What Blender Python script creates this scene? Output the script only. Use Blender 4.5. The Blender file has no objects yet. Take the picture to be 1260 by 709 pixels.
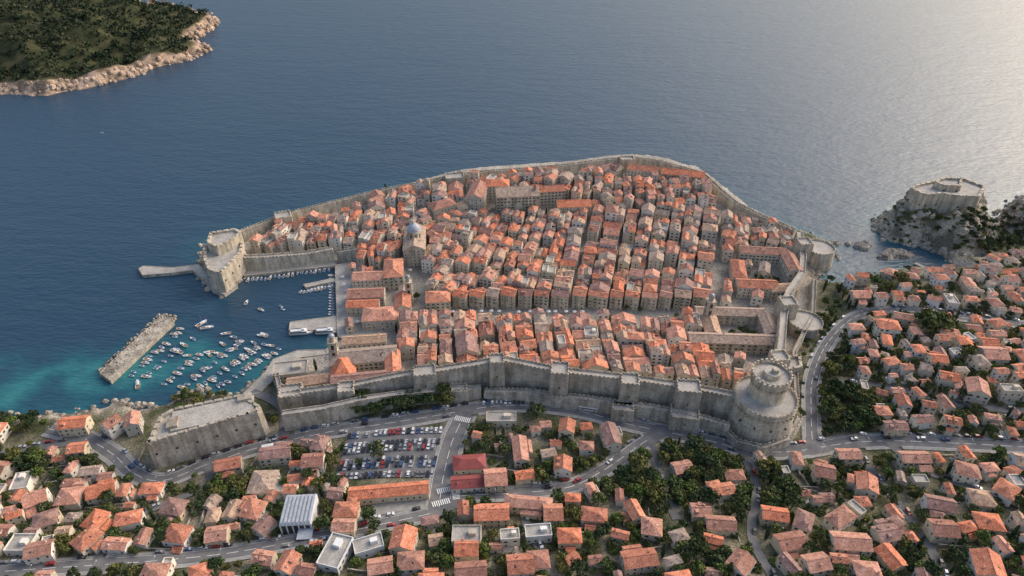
import bpy, math, random, numpy as np
from mathutils import Vector, noise
R=random.Random(11)
sc=bpy.context.scene
# ---------------------------------------------------------------- survey (ground positions measured from the aerial view)
H=320.0; F=840.0; PT=math.radians(36); S_,C_=math.sin(PT),math.cos(PT)
def G0(u,v,z=0.0):
    a=(u-630)/F; b=(v-354.5)/F; t=(H-z)/(S_+b*C_)
    return (a*t,(C_-b*S_)*t)
def sst(t): 
    t=np.clip(t,0,1); return t*t*(3-2*t)
def poly_sd(px,py,poly):
    px=np.asarray(px,float); py=np.asarray(py,float)
    d=np.full(px.shape,1e18); ins=np.zeros(px.shape,bool); n=len(poly)
    for i in range(n):
        x0,y0=poly[i]; x1,y1=poly[(i+1)%n]
        ex,ey=x1-x0,y1-y0; L=ex*ex+ey*ey+1e-9
        t=np.clip(((px-x0)*ex+(py-y0)*ey)/L,0,1)
        d=np.minimum(d,(px-x0-t*ex)**2+(py-y0-t*ey)**2)
        c=((y0>py)!=(y1>py)); 
        if abs(ey)>1e-9: ins^=c&(px<(ex*(py-y0)/ey+x0))
    d=np.sqrt(d); return np.where(ins,d,-d)
coast_px=[(-260,520),(0,514),(40,513),(75,510),(120,502),(150,494),(165,502),(200,500),(235,484),(290,486),(325,460),(335,444),(365,433),(400,431),
(418,414),(416,325),(380,328),(300,336),(292,352),(274,362),(252,350),(244,322),(252,300),(270,292),(300,289),(345,272),(370,264),(430,250),(470,238),(520,229),
(560,221),(600,217),(655,213),(700,210),(740,204),(775,201),(812,206),(862,218),(890,239),(930,266),(975,284),(1005,292),(1024,302),(1026,318),(1005,328),(1003,346),(1040,351),(1062,341),(1110,334),(1150,338),(1182,334),
(1165,318),(1140,305),(1110,300),(1085,292),(1073,278),(1090,262),(1120,254),(1160,250),(1205,256),(1215,270),(1226,276),(1231,262),(1245,250),(1262,240),(1500,190),(1700,330),(1700,1100),(-900,1100),(-700,560)]
coast=[G0(*p) for p in coast_px]
lov=[G0(*p) for p in [(1073,278),(1085,292),(1110,300),(1140,305),(1165,318),(1200,322),(1228,300),(1215,270),(1205,256),(1160,250),(1120,254),(1090,262)]]
head=[G0(*p) for p in [(1231,262),(1228,282),(1262,302),(1500,330),(1500,190),(1262,240),(1245,250)]]
GX0,GX1,GY0,GY1,RS=-560.,900.,-60.,840.,3.0
gx=np.arange(GX0,GX1+.1,RS); gy=np.arange(GY0,GY1+.1,RS)
XX,YY=np.meshgrid(gx,gy)
SD=poly_sd(XX,YY,coast); SL=poly_sd(XX,YY,lov); SH_=poly_sd(XX,YY,head)
hb=2.2+8*sst((395-YY)/85)*sst((XX+150)/90)+14*sst((YY-440)/170)*sst((XX+200)/170)*sst((330-XX)/120)+16*sst((265-YY)/110)+12*sst((XX-180)/150)*sst((540-YY)/120)
b1=23*sst(SL/17); b2=38*sst(SH_/26)
hb=hb*(1-sst((SL+12)/20))+2*sst((SL+12)/20)
bump=np.maximum(b1,b2)
NZ=np.zeros(XX.shape)
idx=np.argwhere((SL>-6)|(SH_>-6)|((np.abs(SD)<14)&(XX>110)&(YY>380))|((np.abs(SD)<9)&(XX<-230)&(YY<330)))
for j,i in idx:
    NZ[j,i]=noise.fractal((XX[j,i]*.06,YY[j,i]*.06,3.1),.8,2.2,5)
NR=np.maximum(sst((SL+4)/8),sst((SH_+4)/8))
HG=np.where(SD>0,1.3*np.clip(SD/2,0,1)+(hb-1.3)*sst(SD/11),np.maximum(-8,SD*.45))
HG=HG+bump*sst(SD/6+.2)+NZ*(2.0+7*NR*sst(SD/8))
def hgt(x,y):
    i=min(max((x-GX0)/RS,0),len(gx)-1.001); j=min(max((y-GY0)/RS,0),len(gy)-1.001)
    a=int(i); b=int(j); fx=i-a; fy=j-b
    return float((HG[b,a]*(1-fx)+HG[b,a+1]*fx)*(1-fy)+(HG[b+1,a]*(1-fx)+HG[b+1,a+1]*fx)*fy)
def G(u,v):
    z=3.0
    for k in range(14):
        x,y=G0(u,v,z); z=.5*z+.5*max(hgt(x,y),0)
    return (x,y)
# ---------------------------------------------------------------- materials
def col(c): return (c[0],c[1],c[2],1)
def mat(name,c1,c2,scale=.5,rough=.85,rand=None,fine=4.0,fa=.35,bump=.15,brick=None,spec=.3,metal=0):
    m=bpy.data.materials.new(name); m.use_nodes=True; n=m.node_tree.nodes; l=m.node_tree.links
    b=n['Principled BSDF']; b.inputs['Roughness'].default_value=rough; b.inputs['Specular IOR Level'].default_value=spec; b.inputs['Metallic'].default_value=metal
    tc=n.new('ShaderNodeTexCoord'); n1=n.new('ShaderNodeTexNoise'); n1.inputs['Scale'].default_value=scale; n1.inputs['Detail'].default_value=3
    l.new(tc.outputs['Object'],n1.inputs['Vector'])
    r=n.new('ShaderNodeValToRGB'); r.color_ramp.elements[0].position=.34; r.color_ramp.elements[1].position=.66
    r.color_ramp.elements[0].color=col(c1); r.color_ramp.elements[1].color=col(c2); l.new(n1.outputs[0],r.inputs[0])
    n2=n.new('ShaderNodeTexNoise'); n2.inputs['Scale'].default_value=fine; n2.inputs['Detail'].default_value=2; l.new(tc.outputs['Object'],n2.inputs['Vector'])
    mr=n.new('ShaderNodeMapRange'); mr.inputs['From Min'].default_value=.3; mr.inputs['From Max'].default_value=.7; mr.inputs['To Min'].default_value=1-fa; mr.inputs['To Max'].default_value=1+fa; l.new(n2.outputs[0],mr.inputs[0])
    def mul(a,bs):
        mx=n.new('ShaderNodeMix'); mx.data_type='RGBA'; mx.blend_type='MULTIPLY'; mx.inputs[0].default_value=1; l.new(a,mx.inputs[6]); l.new(bs,mx.inputs[7]); return mx.outputs[2]
    out=mul(r.outputs[0],mr.outputs[0])
    if rand:
        oi=n.new('ShaderNodeObjectInfo'); rr=n.new('ShaderNodeValToRGB'); rr.color_ramp.interpolation='CONSTANT'
        e=rr.color_ramp.elements; e[0].color=col(rand[0]); e[1].position=1/len(rand); e[1].color=col(rand[1])
        for i in range(2,len(rand)): q=e.new(i/len(rand)); q.color=col(rand[i])
        l.new(oi.outputs['Random'],rr.inputs[0]); out=mul(out,rr.outputs[0])
    if brick:
        bk=n.new('ShaderNodeTexBrick'); bk.inputs['Scale'].default_value=1; bk.inputs['Brick Width'].default_value=brick*2; bk.inputs['Row Height'].default_value=brick; bk.inputs['Mortar Size'].default_value=.06
        bk.inputs['Color1'].default_value=(1,1,1,1); bk.inputs['Color2'].default_value=(.78,.77,.75,1); bk.inputs['Mortar'].default_value=(.62,.6,.57,1)
        sp=n.new('ShaderNodeSeparateXYZ'); cb=n.new('ShaderNodeCombineXYZ'); ad=n.new('ShaderNodeMath'); l.new(tc.outputs['Object'],sp.inputs[0]); l.new(sp.outputs[0],ad.inputs[0]); l.new(sp.outputs[1],ad.inputs[1]); l.new(ad.outputs[0],cb.inputs[0]); l.new(sp.outputs[2],cb.inputs[1]); l.new(cb.outputs[0],bk.inputs['Vector'])
        out=mul(out,bk.outputs[0])
        mp=n.new('ShaderNodeMapping'); mp.inputs['Scale'].default_value=(.35,.35,.05); l.new(tc.outputs['Object'],mp.inputs['Vector']); n3=n.new('ShaderNodeTexNoise'); n3.inputs['Scale'].default_value=1; n3.inputs['Detail'].default_value=4; l.new(mp.outputs[0],n3.inputs['Vector'])
        r3=n.new('ShaderNodeValToRGB'); r3.color_ramp.elements[0].position=.36; r3.color_ramp.elements[0].color=(.66,.64,.61,1); r3.color_ramp.elements[1].position=.6; r3.color_ramp.elements[1].color=(1.08,1.06,1.02,1); l.new(n3.outputs[0],r3.inputs[0]); out=mul(out,r3.outputs[0])
    l.new(out,b.inputs['Base Color'])
    if bump:
        bp=n.new('ShaderNodeBump'); bp.inputs['Strength'].default_value=bump; bp.inputs['Distance'].default_value=.3; l.new(n2.outputs[0],bp.inputs['Height']); l.new(bp.outputs[0],b.inputs['Normal'])
    return m
M={}
RR=[(1,1,1),(1.1,1.05,1.0),(.74,.88,1.0),(.9,.84,.8),(1.15,.92,.78),(.62,.84,1.1),(1.0,1.18,1.32),(.82,.76,.76),(1.1,1.22,1.32),(.66,.74,.84),(1.1,.88,.76),(.92,1.1,1.25),(1.18,1.02,.94),(.58,.78,1.0)]
M['roof']=mat('terracotta_tiles',(.39,.158,.098),(.58,.265,.175),.35,.9,rand=RR,fine=1.6,fa=.42)
M['roof_old']=mat('weathered_tiles',(.28,.195,.15),(.48,.36,.28),.5,.9,rand=[(1,1,1),(1.1,1,.9),(.8,.85,.9)],fine=1.7,fa=.35)
M['roof_red']=mat('maroon_roof',(.24,.06,.055),(.30,.08,.07),.4,.7,fa=.15)
M['wall']=mat('plaster_wall',(.58,.53,.455),(.70,.65,.57),.3,.9,rand=[(1,1,1),(1.15,1.13,1.12),(.9,.86,.78),(1,.94,.84),(.8,.79,.78),(1.15,1.17,1.2),(1.0,.9,.74),(.85,.82,.77),(1.12,1.13,1.15)],fine=1.5,fa=.12)
M['stonehouse']=mat('stone_house_wall',(.47,.41,.33),(.62,.55,.45),.35,.9,rand=[(1,1,1),(1.12,1.1,1.08),(.85,.85,.85),(1,.94,.85)],fine=1.8,fa=.2)
M['stone']=mat('fortress_stone',(.38,.345,.295),(.57,.52,.45),.12,.95,fine=1.1,fa=.22,brick=.9)
M['pale']=mat('pale_stone',(.52,.46,.375),(.68,.61,.505),.15,.9,fine=1.2,fa=.15,brick=1.0)
M['pave']=mat('stone_paving',(.30,.28,.25),(.42,.39,.35),.15,.8,fine=1.0,fa=.22)
M['glass']=mat('window_glass',(.02,.022,.025),(.05,.055,.06),1,.25,spec=.6,fa=.1,bump=0)
M['frame']=mat('window_surround',(.55,.52,.46),(.65,.62,.56),1,.8,fa=.1,bump=0)
M['shut']=mat('shutters',(.5,.5,.5),(.6,.6,.6),1,.7,rand=[(.12,.3,.16),(.3,.16,.08),(.12,.22,.3),(.75,.72,.66),(.1,.22,.12)],fa=.1,bump=0)
M['asph']=mat('asphalt',(.11,.11,.115),(.17,.167,.165),.15,.9,fine=2,fa=.15)
M['side']=mat('pavement_slabs',(.24,.23,.215),(.32,.31,.29),.4,.9,fine=2,fa=.15)
M['paint']=mat('white_road_paint',(.7,.7,.68),(.8,.8,.78),1,.7,fa=.1,bump=0)
M['rock']=mat('limestone_rock',(.20,.175,.145),(.43,.38,.31),.12,.95,fine=.6,fa=.4,bump=.6)
M['irock']=mat('island_rock',(.30,.22,.16),(.55,.41,.31),.06,.95,fine=.3,fa=.4,bump=.6)
M['leaf']=mat('foliage',(.05,.07,.03),(.12,.14,.06),.45,.8,rand=[(1,1,1),(1.25,1.2,1),(.7,.8,.8),(1.5,1.25,.9),(.85,1,.8),(1.2,1.35,.8),(1.35,1.1,.85)],fine=2.5,fa=.4,bump=0,spec=.15)
M['pine']=mat('pine_needles',(.03,.048,.024),(.075,.094,.04),.4,.85,rand=[(1,1,1),(1.2,1.15,1),(.75,.85,.85)],fine=2,fa=.4,bump=0,spec=.1)
M['ipine']=mat('island_canopy',(.022,.036,.021),(.064,.077,.038),.02,.85,fine=.12,fa=.5,bump=0,spec=.1)
M['bark']=mat('bark',(.08,.06,.04),(.14,.11,.08),2,.95)
M['white']=mat('white_paint',(.62,.62,.61),(.74,.74,.73),.3,.6,fa=.12,bump=0,spec=.4)
M['rubber']=mat('black_rubber',(.02,.02,.02),(.03,.03,.03),1,.8,bump=0)
M['metal']=mat('grey_metal',(.25,.26,.28),(.35,.36,.38),.5,.5,fa=.1,metal=.4,bump=0)
M['zinc']=mat('zinc_roof',(.30,.33,.38),(.42,.45,.49),.5,.5,fa=.2,bump=0)
M['wood']=mat('boat_wood',(.22,.12,.06),(.3,.18,.09),1,.6,bump=0)
M['canvas']=mat('blue_canvas',(.04,.09,.2),(.06,.12,.26),1,.8,bump=0)
for k,c in dict(c_white=(.66,.66,.66),c_silver=(.36,.37,.39),c_black=(.02,.02,.025),c_red=(.3,.03,.03),c_blue=(.04,.08,.2),c_grey=(.14,.145,.15)).items():
    M[k]=mat('car_paint_'+k[2:],c,c,1,.3,fa=.03,bump=0,spec=.6)
# ---------------------------------------------------------------- mesh builder
class MB:
    def __init__(s,mats): s.v=[];s.f=[];s.m=[];s.mats=mats
    def face(s,pts,m=0):
        i=len(s.v); s.v+=[tuple(p) for p in pts]; s.f.append(tuple(range(i,i+len(pts)))); s.m.append(m)
    def hexa(s,p,m=0,top=None):
        i=len(s.v); s.v+=[tuple(q) for q in p]
        for k,f in enumerate(((3,2,1,0),(4,5,6,7),(0,1,5,4),(1,2,6,5),(2,3,7,6),(3,0,4,7))):
            s.f.append(tuple(i+a for a in f)); s.m.append(top if (top is not None and k==1) else m)
    def box(s,cx,cy,z0,z1,w,d,rot=0,m=0,tp=1.0,top=None):
        c,sn=math.cos(rot),math.sin(rot); P=[]
        for z,k in ((z0,1),(z1,tp)):
            for a,b in ((-1,-1),(1,-1),(1,1),(-1,1)):
                x=a*w/2*k; y=b*d/2*k; P.append((cx+x*c-y*sn,cy+x*sn+y*c,z))
        s.hexa(P,m,top)
    def prism(s,bot,topp,m=0,tm=None):
        i=len(s.v); n=len(bot); s.v+=[tuple(p) for p in bot]+[tuple(p) for p in topp]
        s.f.append(tuple(range(i+n,i+2*n))); s.m.append(m if tm is None else tm)
        for k in range(n):
            j=(k+1)%n; s.f.append((i+k,i+j,i+n+j,i+n+k)); s.m.append(m)
    def cyl(s,cx,cy,z0,z1,r0,r1,n=12,m=0,tm=None,cap=True):
        a=[(cx+r0*math.cos(2*math.pi*k/n),cy+r0*math.sin(2*math.pi*k/n),z0) for k in range(n)]
        b=[(cx+r1*math.cos(2*math.pi*k/n),cy+r1*math.sin(2*math.pi*k/n),z1) for k in range(n)]
        s.prism(a,b,m,tm)
    def dome(s,cx,cy,z,r,hh,n=14,m=0,k=6):
        for j in range(k):
            a0=math.pi/2*j/k; a1=math.pi/2*(j+1)/k
            for i in range(n):
                t0=2*math.pi*i/n;t1=2*math.pi*(i+1)/n
                pt=lambda a,t:(cx+r*math.cos(a)*math.cos(t),cy+r*math.cos(a)*math.sin(t),z+hh*math.sin(a))
                s.face([pt(a0,t0),pt(a0,t1),pt(a1,t1),pt(a1,t0)],m)
    def mesh(s,name):
        me=bpy.data.meshes.new(name); me.from_pydata(s.v,[],s.f)
        for x in s.mats: me.materials.append(M[x])
        me.polygons.foreach_set('material_index',s.m); me.update(); return me
    def obj(s,name,loc=(0,0,0),rz=0):
        return inst(s.mesh(name),name,loc,rz)
COL=sc.collection
def inst(me,name,loc,rz=0,sc3=(1,1,1)):
    o=bpy.data.objects.new(name,me); o.location=loc; o.rotation_euler=(0,0,rz); o.scale=sc3; COL.objects.link(o); return o
OCC={}
def occ_add(x,y,r): OCC.setdefault((int(x//25),int(y//25)),[]).append((x,y,r))
def occ_free(x,y,r):
    i,j=int(x//25),int(y//25)
    for a in (-2,-1,0,1,2):
        for b in (-2,-1,0,1,2):
            for q in OCC.get((i+a,j+b),()):
                if (q[0]-x)**2+(q[1]-y)**2<(q[2]+r)**2: return False
    return True
# ---------------------------------------------------------------- terrain + sea
def grid_mesh(name,xs,ys,Z,attrs,m,loc=(0,0,0)):
    X,Y=np.meshgrid(xs,ys); nx,ny=len(xs),len(ys)
    co=np.stack([X,Y,Z],-1).reshape(-1,3)
    I=np.arange(nx*ny).reshape(ny,nx); f=np.stack([I[:-1,:-1],I[:-1,1:],I[1:,1:],I[1:,:-1]],-1).reshape(-1,4)
    me=bpy.data.meshes.new(name); me.vertices.add(len(co)); me.vertices.foreach_set('co',co.ravel())
    me.loops.add(f.size); me.loops.foreach_set('vertex_index',f.ravel()); me.polygons.add(len(f)); me.polygons.foreach_set('loop_start',np.arange(0,f.size,4)); me.polygons.foreach_set('loop_total',np.full(len(f),4))
    me.update(calc_edges=True); me.validate()
    me.polygons.foreach_set('use_smooth',np.ones(len(f),bool))
    at=me.color_attributes.new('surf','FLOAT_COLOR','POINT'); c=np.ones((nx*ny,4)); 
    for k,a in enumerate(attrs): c[:,k]=a.ravel()
    at.data.foreach_set('color',c.ravel()); me.materials.append(m)
    o=bpy.data.objects.new(name,me); COL.objects.link(o); return o
town=[G(*p) for p in [(345,500),(500,480),(620,475),(780,495),(900,512),(950,470),(1000,400),(1005,330),(975,284)]]+[G0(*p) for p in [(930,264),(890,237),(862,216),(812,203),(775,198),(740,201),(700,207),(655,210),(600,214),(520,226),(430,247),(345,270),(300,286)]]+[G(*p) for p in [(270,350),(300,340),(416,325),(418,420),(340,450)]]
def terr_mat(name,soil1,soil2,rockc1,rockc2):
    m=bpy.data.materials.new(name); m.use_nodes=True; n=m.node_tree.nodes; l=m.node_tree.links; b=n['Principled BSDF']; b.inputs['Roughness'].default_value=.95; b.inputs['Specular IOR Level'].default_value=.15
    tc=n.new('ShaderNodeTexCoord'); at=n.new('ShaderNodeAttribute'); at.attribute_name='surf'; sp=n.new('ShaderNodeSeparateColor'); l.new(at.outputs['Color'],sp.inputs[0])
    def ns(s,c1,c2,d=6,p=(.38,.62)):
        t=n.new('ShaderNodeTexNoise'); t.inputs['Scale'].default_value=s; t.inputs['Detail'].default_value=d; l.new(tc.outputs['Object'],t.inputs['Vector'])
        r=n.new('ShaderNodeValToRGB'); e=r.color_ramp.elements; e[0].position,e[1].position=p; e[0].color=col(c1); e[1].color=col(c2); l.new(t.outputs[0],r.inputs[0]); return r.outputs[0],t.outputs[0]
    def mix(f,a,c,mode='MIX'):
        x=n.new('ShaderNodeMix'); x.data_type='RGBA'; x.blend_type=mode
        if isinstance(f,(int,float)): x.inputs[0].default_value=f
        else: l.new(f,x.inputs[0])
        l.new(a,x.inputs[6]); l.new(c,x.inputs[7]); return x.outputs[2]
    soil,_=ns(.06,soil1,soil2,7); fn,fh=ns(.9,(.55,.55,.55),(1.35,1.3,1.2),3)
    rock,_=ns(.07,rockc1,rockc2,8,(.42,.6)); pv,_=ns(.1,(.28,.26,.235),(.40,.375,.34),4)
    o=mix(sp.outputs[0],soil,pv); o=mix(sp.outputs[1],o,rock); o=mix(.8,o,fn,'MULTIPLY'); l.new(o,b.inputs['Base Color'])
    bp=n.new('ShaderNodeBump'); bp.inputs['Strength'].default_value=.6; bp.inputs['Distance'].default_value=1.0; l.new(fh,bp.inputs['Height']); l.new(bp.outputs[0],b.inputs['Normal'])
    return m
TS=sst(poly_sd(XX,YY,town)/4+.5)
gyy,gxx=np.gradient(HG,RS); slope=np.hypot(gxx,gyy)
RK=np.maximum(sst((slope-.5)/.4),sst((9-np.abs(SD))/5))
RK=np.where((XX>-230)&(XX<-80)&(YY<470)&(YY>300),0,RK)
grid_mesh('terrain',gx,gy,HG,[TS,RK,TS*0],terr_mat('terrain_ground',(.065,.075,.038),(.25,.225,.17),(.15,.135,.11),(.42,.37,.31)))
xs=np.concatenate([[-30000,-9000,-3500,-1500,-900],np.arange(-640,641,8),[900,1500,3500,9000,30000]]).astype(float)
ys=np.concatenate([[-9000,-2000,-300,120],np.arange(200,841,8),[1000,1400,2000,3500,9000,30000]]).astype(float)
X2,Y2=np.meshgrid(xs,ys); sd2=-poly_sd(X2,Y2,coast)
reg=[G0(*p) for p in [(-60,445),(60,438),(130,430),(215,400),(300,430),(345,450),(240,490),(150,500),(-60,530)]]
lf=sst((-150-X2)/120)*sst((400-Y2)/60)
sh=np.maximum(np.exp(-np.clip(sd2,0,1e4)/(9+8*lf))*.8,1.05*sst(poly_sd(X2,Y2,reg)/42+.42))
reg2=[G0(*p) for p in [(215,410),(300,300),(420,320),(420,415),(340,430)]]
sh=sh*(1-.75*sst(poly_sd(X2,Y2,reg2)/20+.3))
def sea_mat():
    m=bpy.data.materials.new('sea_water'); m.use_nodes=True; n=m.node_tree.nodes; l=m.node_tree.links; b=n['Principled BSDF']
    b.inputs['Roughness'].default_value=.3; b.inputs['IOR'].default_value=1.36
    tc=n.new('ShaderNodeTexCoord'); at=n.new('ShaderNodeAttribute'); at.attribute_name='surf'; sp=n.new('ShaderNodeSeparateColor'); l.new(at.outputs['Color'],sp.inputs[0])
    t=n.new('ShaderNodeTexNoise'); t.inputs['Scale'].default_value=.03; t.inputs['Detail'].default_value=5; l.new(tc.outputs['Object'],t.inputs['Vector'])
    mr=n.new('ShaderNodeMapRange'); mr.inputs[1].default_value=.38; mr.inputs[2].default_value=.62; mr.inputs[3].default_value=.2; mr.inputs[4].default_value=1.0; l.new(t.outputs[0],mr.inputs[0])
    mu=n.new('ShaderNodeMath'); mu.operation='MULTIPLY'; mu.use_clamp=True; l.new(sp.outputs[0],mu.inputs[0]); l.new(mr.outputs[0],mu.inputs[1])
    r=n.new('ShaderNodeValToRGB'); e=r.color_ramp.elements; e[0].color=(.018,.049,.084,1); e[1].color=(.028,.155,.165,1); q=e.new(.45); q.color=(.015,.08,.11,1); l.new(mu.outputs[0],r.inputs[0]); l.new(r.outputs[0],b.inputs['Base Color'])
    mp=n.new('ShaderNodeMapping'); mp.inputs['Rotation'].default_value=(0,0,.35); mp.inputs['Scale'].default_value=(.6,1.5,1); l.new(tc.outputs['Object'],mp.inputs['Vector'])
    prev=None
    for s,st,ds in ((.22,.7,1.0),(.06,.5,2.0),(.008,.3,5.0)):
        w=n.new('ShaderNodeTexNoise'); w.inputs['Scale'].default_value=s; w.inputs['Detail'].default_value=3; l.new(mp.outputs[0],w.inputs['Vector'])
        bp=n.new('ShaderNodeBump'); bp.inputs['Strength'].default_value=st; bp.inputs['Distance'].default_value=ds; l.new(w.outputs[0],bp.inputs['Height'])
        if prev: l.new(prev,bp.inputs['Normal'])
        prev=bp.outputs[0]
    l.new(prev,b.inputs['Normal']); return m
grid_mesh('sea_water',xs,ys,X2*0,[sh,sh*0,sh*0],sea_mat())
isl=[G0(*p) for p in [(-420,130),(-150,122),(0,116),(60,116),(120,104),(170,92),(190,82),(235,76),(254,62),(236,50),(250,42),(264,34),(258,24),(235,16),(150,4),(-100,-20),(-420,-20)]]
ax=np.arange(-1500,-380,5.); ay=np.arange(850,1600,5.); AX,AY=np.meshgrid(ax,ay); ad=poly_sd(AX,AY,isl)
AN=np.array([[noise.fractal((x*.02,y*.02,0),.8,2.1,6) for x in ax] for y in ay])
ad=ad+AN*11
AZ=np.where(ad>0,11*sst(ad/14)+46*sst(ad/200)+AN*np.clip(ad/10,0,1)*8,np.maximum(-6,ad*.5))
grid_mesh('wooded_island',ax,ay,AZ,[AZ*0,sst((17-np.abs(ad))/5),AZ*0],terr_mat('island_ground',(.03,.04,.018),(.07,.07,.035),(.20,.15,.11),(.56,.41,.31)))
def az(x,y): 
    i=int((x-ax[0])/5); j=int((y-ay[0])/5); return AZ[j,i],ad[j,i]
def leafclump(mb,c,r,n,m=0,flat=.8,sz=.5):
    for _ in range(n):
        d=Vector((R.gauss(0,1),R.gauss(0,1),R.gauss(0,1)*flat+.25)).normalized(); k=r*(R.random()**.4)
        p=Vector(c)+Vector((d.x*k,d.y*k,d.z*k*flat)); nn=(d+Vector((R.gauss(0,.5),R.gauss(0,.5),R.gauss(0,.5)))).normalized()
        t=nn.orthogonal().normalized(); bt=nn.cross(t); a=R.random()*6.28; t,bt=t*math.cos(a)+bt*math.sin(a),bt*math.cos(a)-t*math.sin(a); s=sz*R.uniform(.6,1.3)
        mb.face([p-t*s,p-bt*s*.8,p+t*s,p+bt*s*.8],m)
mb=MB(['ipine'])
cnt=0
while cnt<5200:
    x=R.uniform(-1480,-400); y=R.uniform(860,1590); z,d=az(x,y)
    if d<8+R.random()*16: continue
    leafclump(mb,(x,y,z+2.5),R.uniform(4,8),12,0,.7,2.0); cnt+=1
mb.obj('island_forest')
def rock(mb,x,y,z,r):
    n=7; rings=[]; ph=R.random()*6
    for j,(f,hh) in enumerate(((1.0,-.6),(.95,.0),(.7,.45),(.25,.7))):
        rings.append([(x+r*f*R.uniform(.7,1.2)*math.cos(ph+k*6.283/n),y+r*f*R.uniform(.7,1.2)*math.sin(ph+k*6.283/n),z+r*hh*R.uniform(.8,1.2)) for k in range(n)])
    i=len(mb.v)
    for q in rings: mb.v+=q
    for j in range(3):
        for k in range(n): mb.f.append((i+j*n+k,i+j*n+(k+1)%n,i+(j+1)*n+(k+1)%n,i+(j+1)*n+k)); mb.m.append(0)
    mb.f.append(tuple(i+3*n+k for k in range(n))); mb.m.append(0)
mb=MB(['irock']); cnt=0
while cnt<800:
    x=R.uniform(-1300,-400); y=R.uniform(860,1590); z,d=az(x,y)
    if -4<d<11: rock(mb,x,y,z,R.uniform(1.5,5)); cnt+=1
mb.obj('island_shore_rocks')
# ---------------------------------------------------------------- roads
ROADS=[('coast_road',[(60,528),(105,540),(140,560),(165,583),(200,592),(255,572),(330,548),(400,533),(480,521),(560,508),(610,500),(665,500),(720,508),(780,524),(860,540),(920,554),(975,556),(1040,546),(1100,543),(1180,546),(1270,551),(1400,560)],9),
('junction_road',[(572,510),(556,545),(545,590),(540,628)],12),
('hill_road',[(-120,716),(0,704),(200,690),(330,673),(440,652),(545,628),(560,612),(640,607),(700,600),(738,582),(768,562),(792,545),(815,532)],8.5),
('gate_road',[(1000,552),(998,510),(1000,465),(1020,420),(1058,388),(1120,384),(1190,392),(1280,402),(1400,410)],8),
('side_street',[(1050,548),(1072,580),(1105,620),(1140,668),(1165,720),(1180,770)],4.5),
('side_street',[(800,538),(812,590),(832,640)],4.5),
('side_street',[(912,555),(930,600),(925,660),(955,720),(970,770)],4.5),
('side_street',[(1030,470),(1110,480),(1190,500),(1290,510)],5),
('side_street',[(0,560),(60,548),(110,543)],6),
('side_street',[(1090,543),(1150,585),(1280,625)],4.5),
('side_street',[(640,607),(650,650),(690,720)],4.5),
('side_street',[(120,700),(140,650),(250,600),(255,575)],4.5),
('pier_lane',[(300,480),(345,500),(350,540)],6)]
def resample(P,step):
    out=[];
    for i in range(len(P)-1):
        p0=P[max(i-1,0)];p1=P[i];p2=P[i+1];p3=P[min(i+2,len(P)-1)]
        n=max(2,int(math.dist(p1,p2)/step))
        for k in range(n):
            t=k/n; out.append(tuple(.5*((2*p1[a])+(-p0[a]+p2[a])*t+(2*p0[a]-5*p1[a]+4*p2[a]-p3[a])*t*t+(-p0[a]+3*p1[a]-3*p2[a]+p3[a])*t**3) for a in (0,1)))
    out.append(P[-1]); return out
RD=[]
for nm,px,w in ROADS: RD.append((nm,resample([G(*p) for p in px],3.0),w))
RP=np.array([(p[0],p[1],w/2) for nm,pts,w in RD for p in pts]); RI=np.array([i for i,(nm,pts,w) in enumerate(RD) for p in pts])
def road_clear(x,y,r,skip=-1):
    d=np.hypot(RP[:,0]-x,RP[:,1]-y)-RP[:,2]
    if skip>=0: d=d[RI!=skip]
    return d.min()>r
for ri,(nm,pts,w) in enumerate(RD):
    mb=MB(['asph','side','paint']); zo=.30+.02*ri
    N=[]
    for i,p in enumerate(pts):
        a=pts[max(i-1,0)];b=pts[min(i+1,len(pts)-1)]; dx,dy=b[0]-a[0],b[1]-a[1]; L=math.hypot(dx,dy)+1e-6; N.append((-dy/L,dx/L))
    def pt(i,o,dz=0): 
        x=pts[i][0]+N[i][0]*o; y=pts[i][1]+N[i][1]*o; return (x,y,hgt(x,y)+zo+dz)
    for i in range(len(pts)-1):
        for k in range(4):
            o0=-w/2+w*k/4;o1=o0+w/4
            mb.face([pt(i,o1),pt(i,o0),pt(i+1,o0),pt(i+1,o1)],0)
        if w>=8:
            for sg in (1,-1):
                q=pts[i]; o=sg*(w/2+.9)
                if road_clear(q[0]+N[i][0]*o,q[1]+N[i][1]*o,.9,ri):
                    a,b=sg*w/2,sg*(w/2+1.8)
                    if sg<0:a,b=b,a
                    mb.face([pt(i,b,.13),pt(i,a,.13),pt(i+1,a,.13),pt(i+1,b,.13)],1)
                    e=sg*w/2; mb.face([pt(i,e),pt(i+1,e),pt(i+1,e,.13),pt(i,e,.13)],1)
                    e=sg*(w/2+1.8); mb.face([pt(i,e,-1),pt(i+1,e,-1),pt(i+1,e,.13),pt(i,e,.13)],1)
            if i%3!=2 and road_clear(pts[i][0],pts[i][1],.5,ri): mb.face([pt(i,.12,.03),pt(i,-.12,.03),pt(i+1,-.12,.03),pt(i+1,.12,.03)],2)
            if road_clear(pts[i][0],pts[i][1],2,ri):
                for e in (-w/2+.4,w/2-.4): mb.face([pt(i,e+.08,.03),pt(i,e-.08,.03),pt(i+1,e-.08,.03),pt(i+1,e+.08,.03)],2)
    mb.obj(nm)
mb=MB(['paint'])
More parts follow.
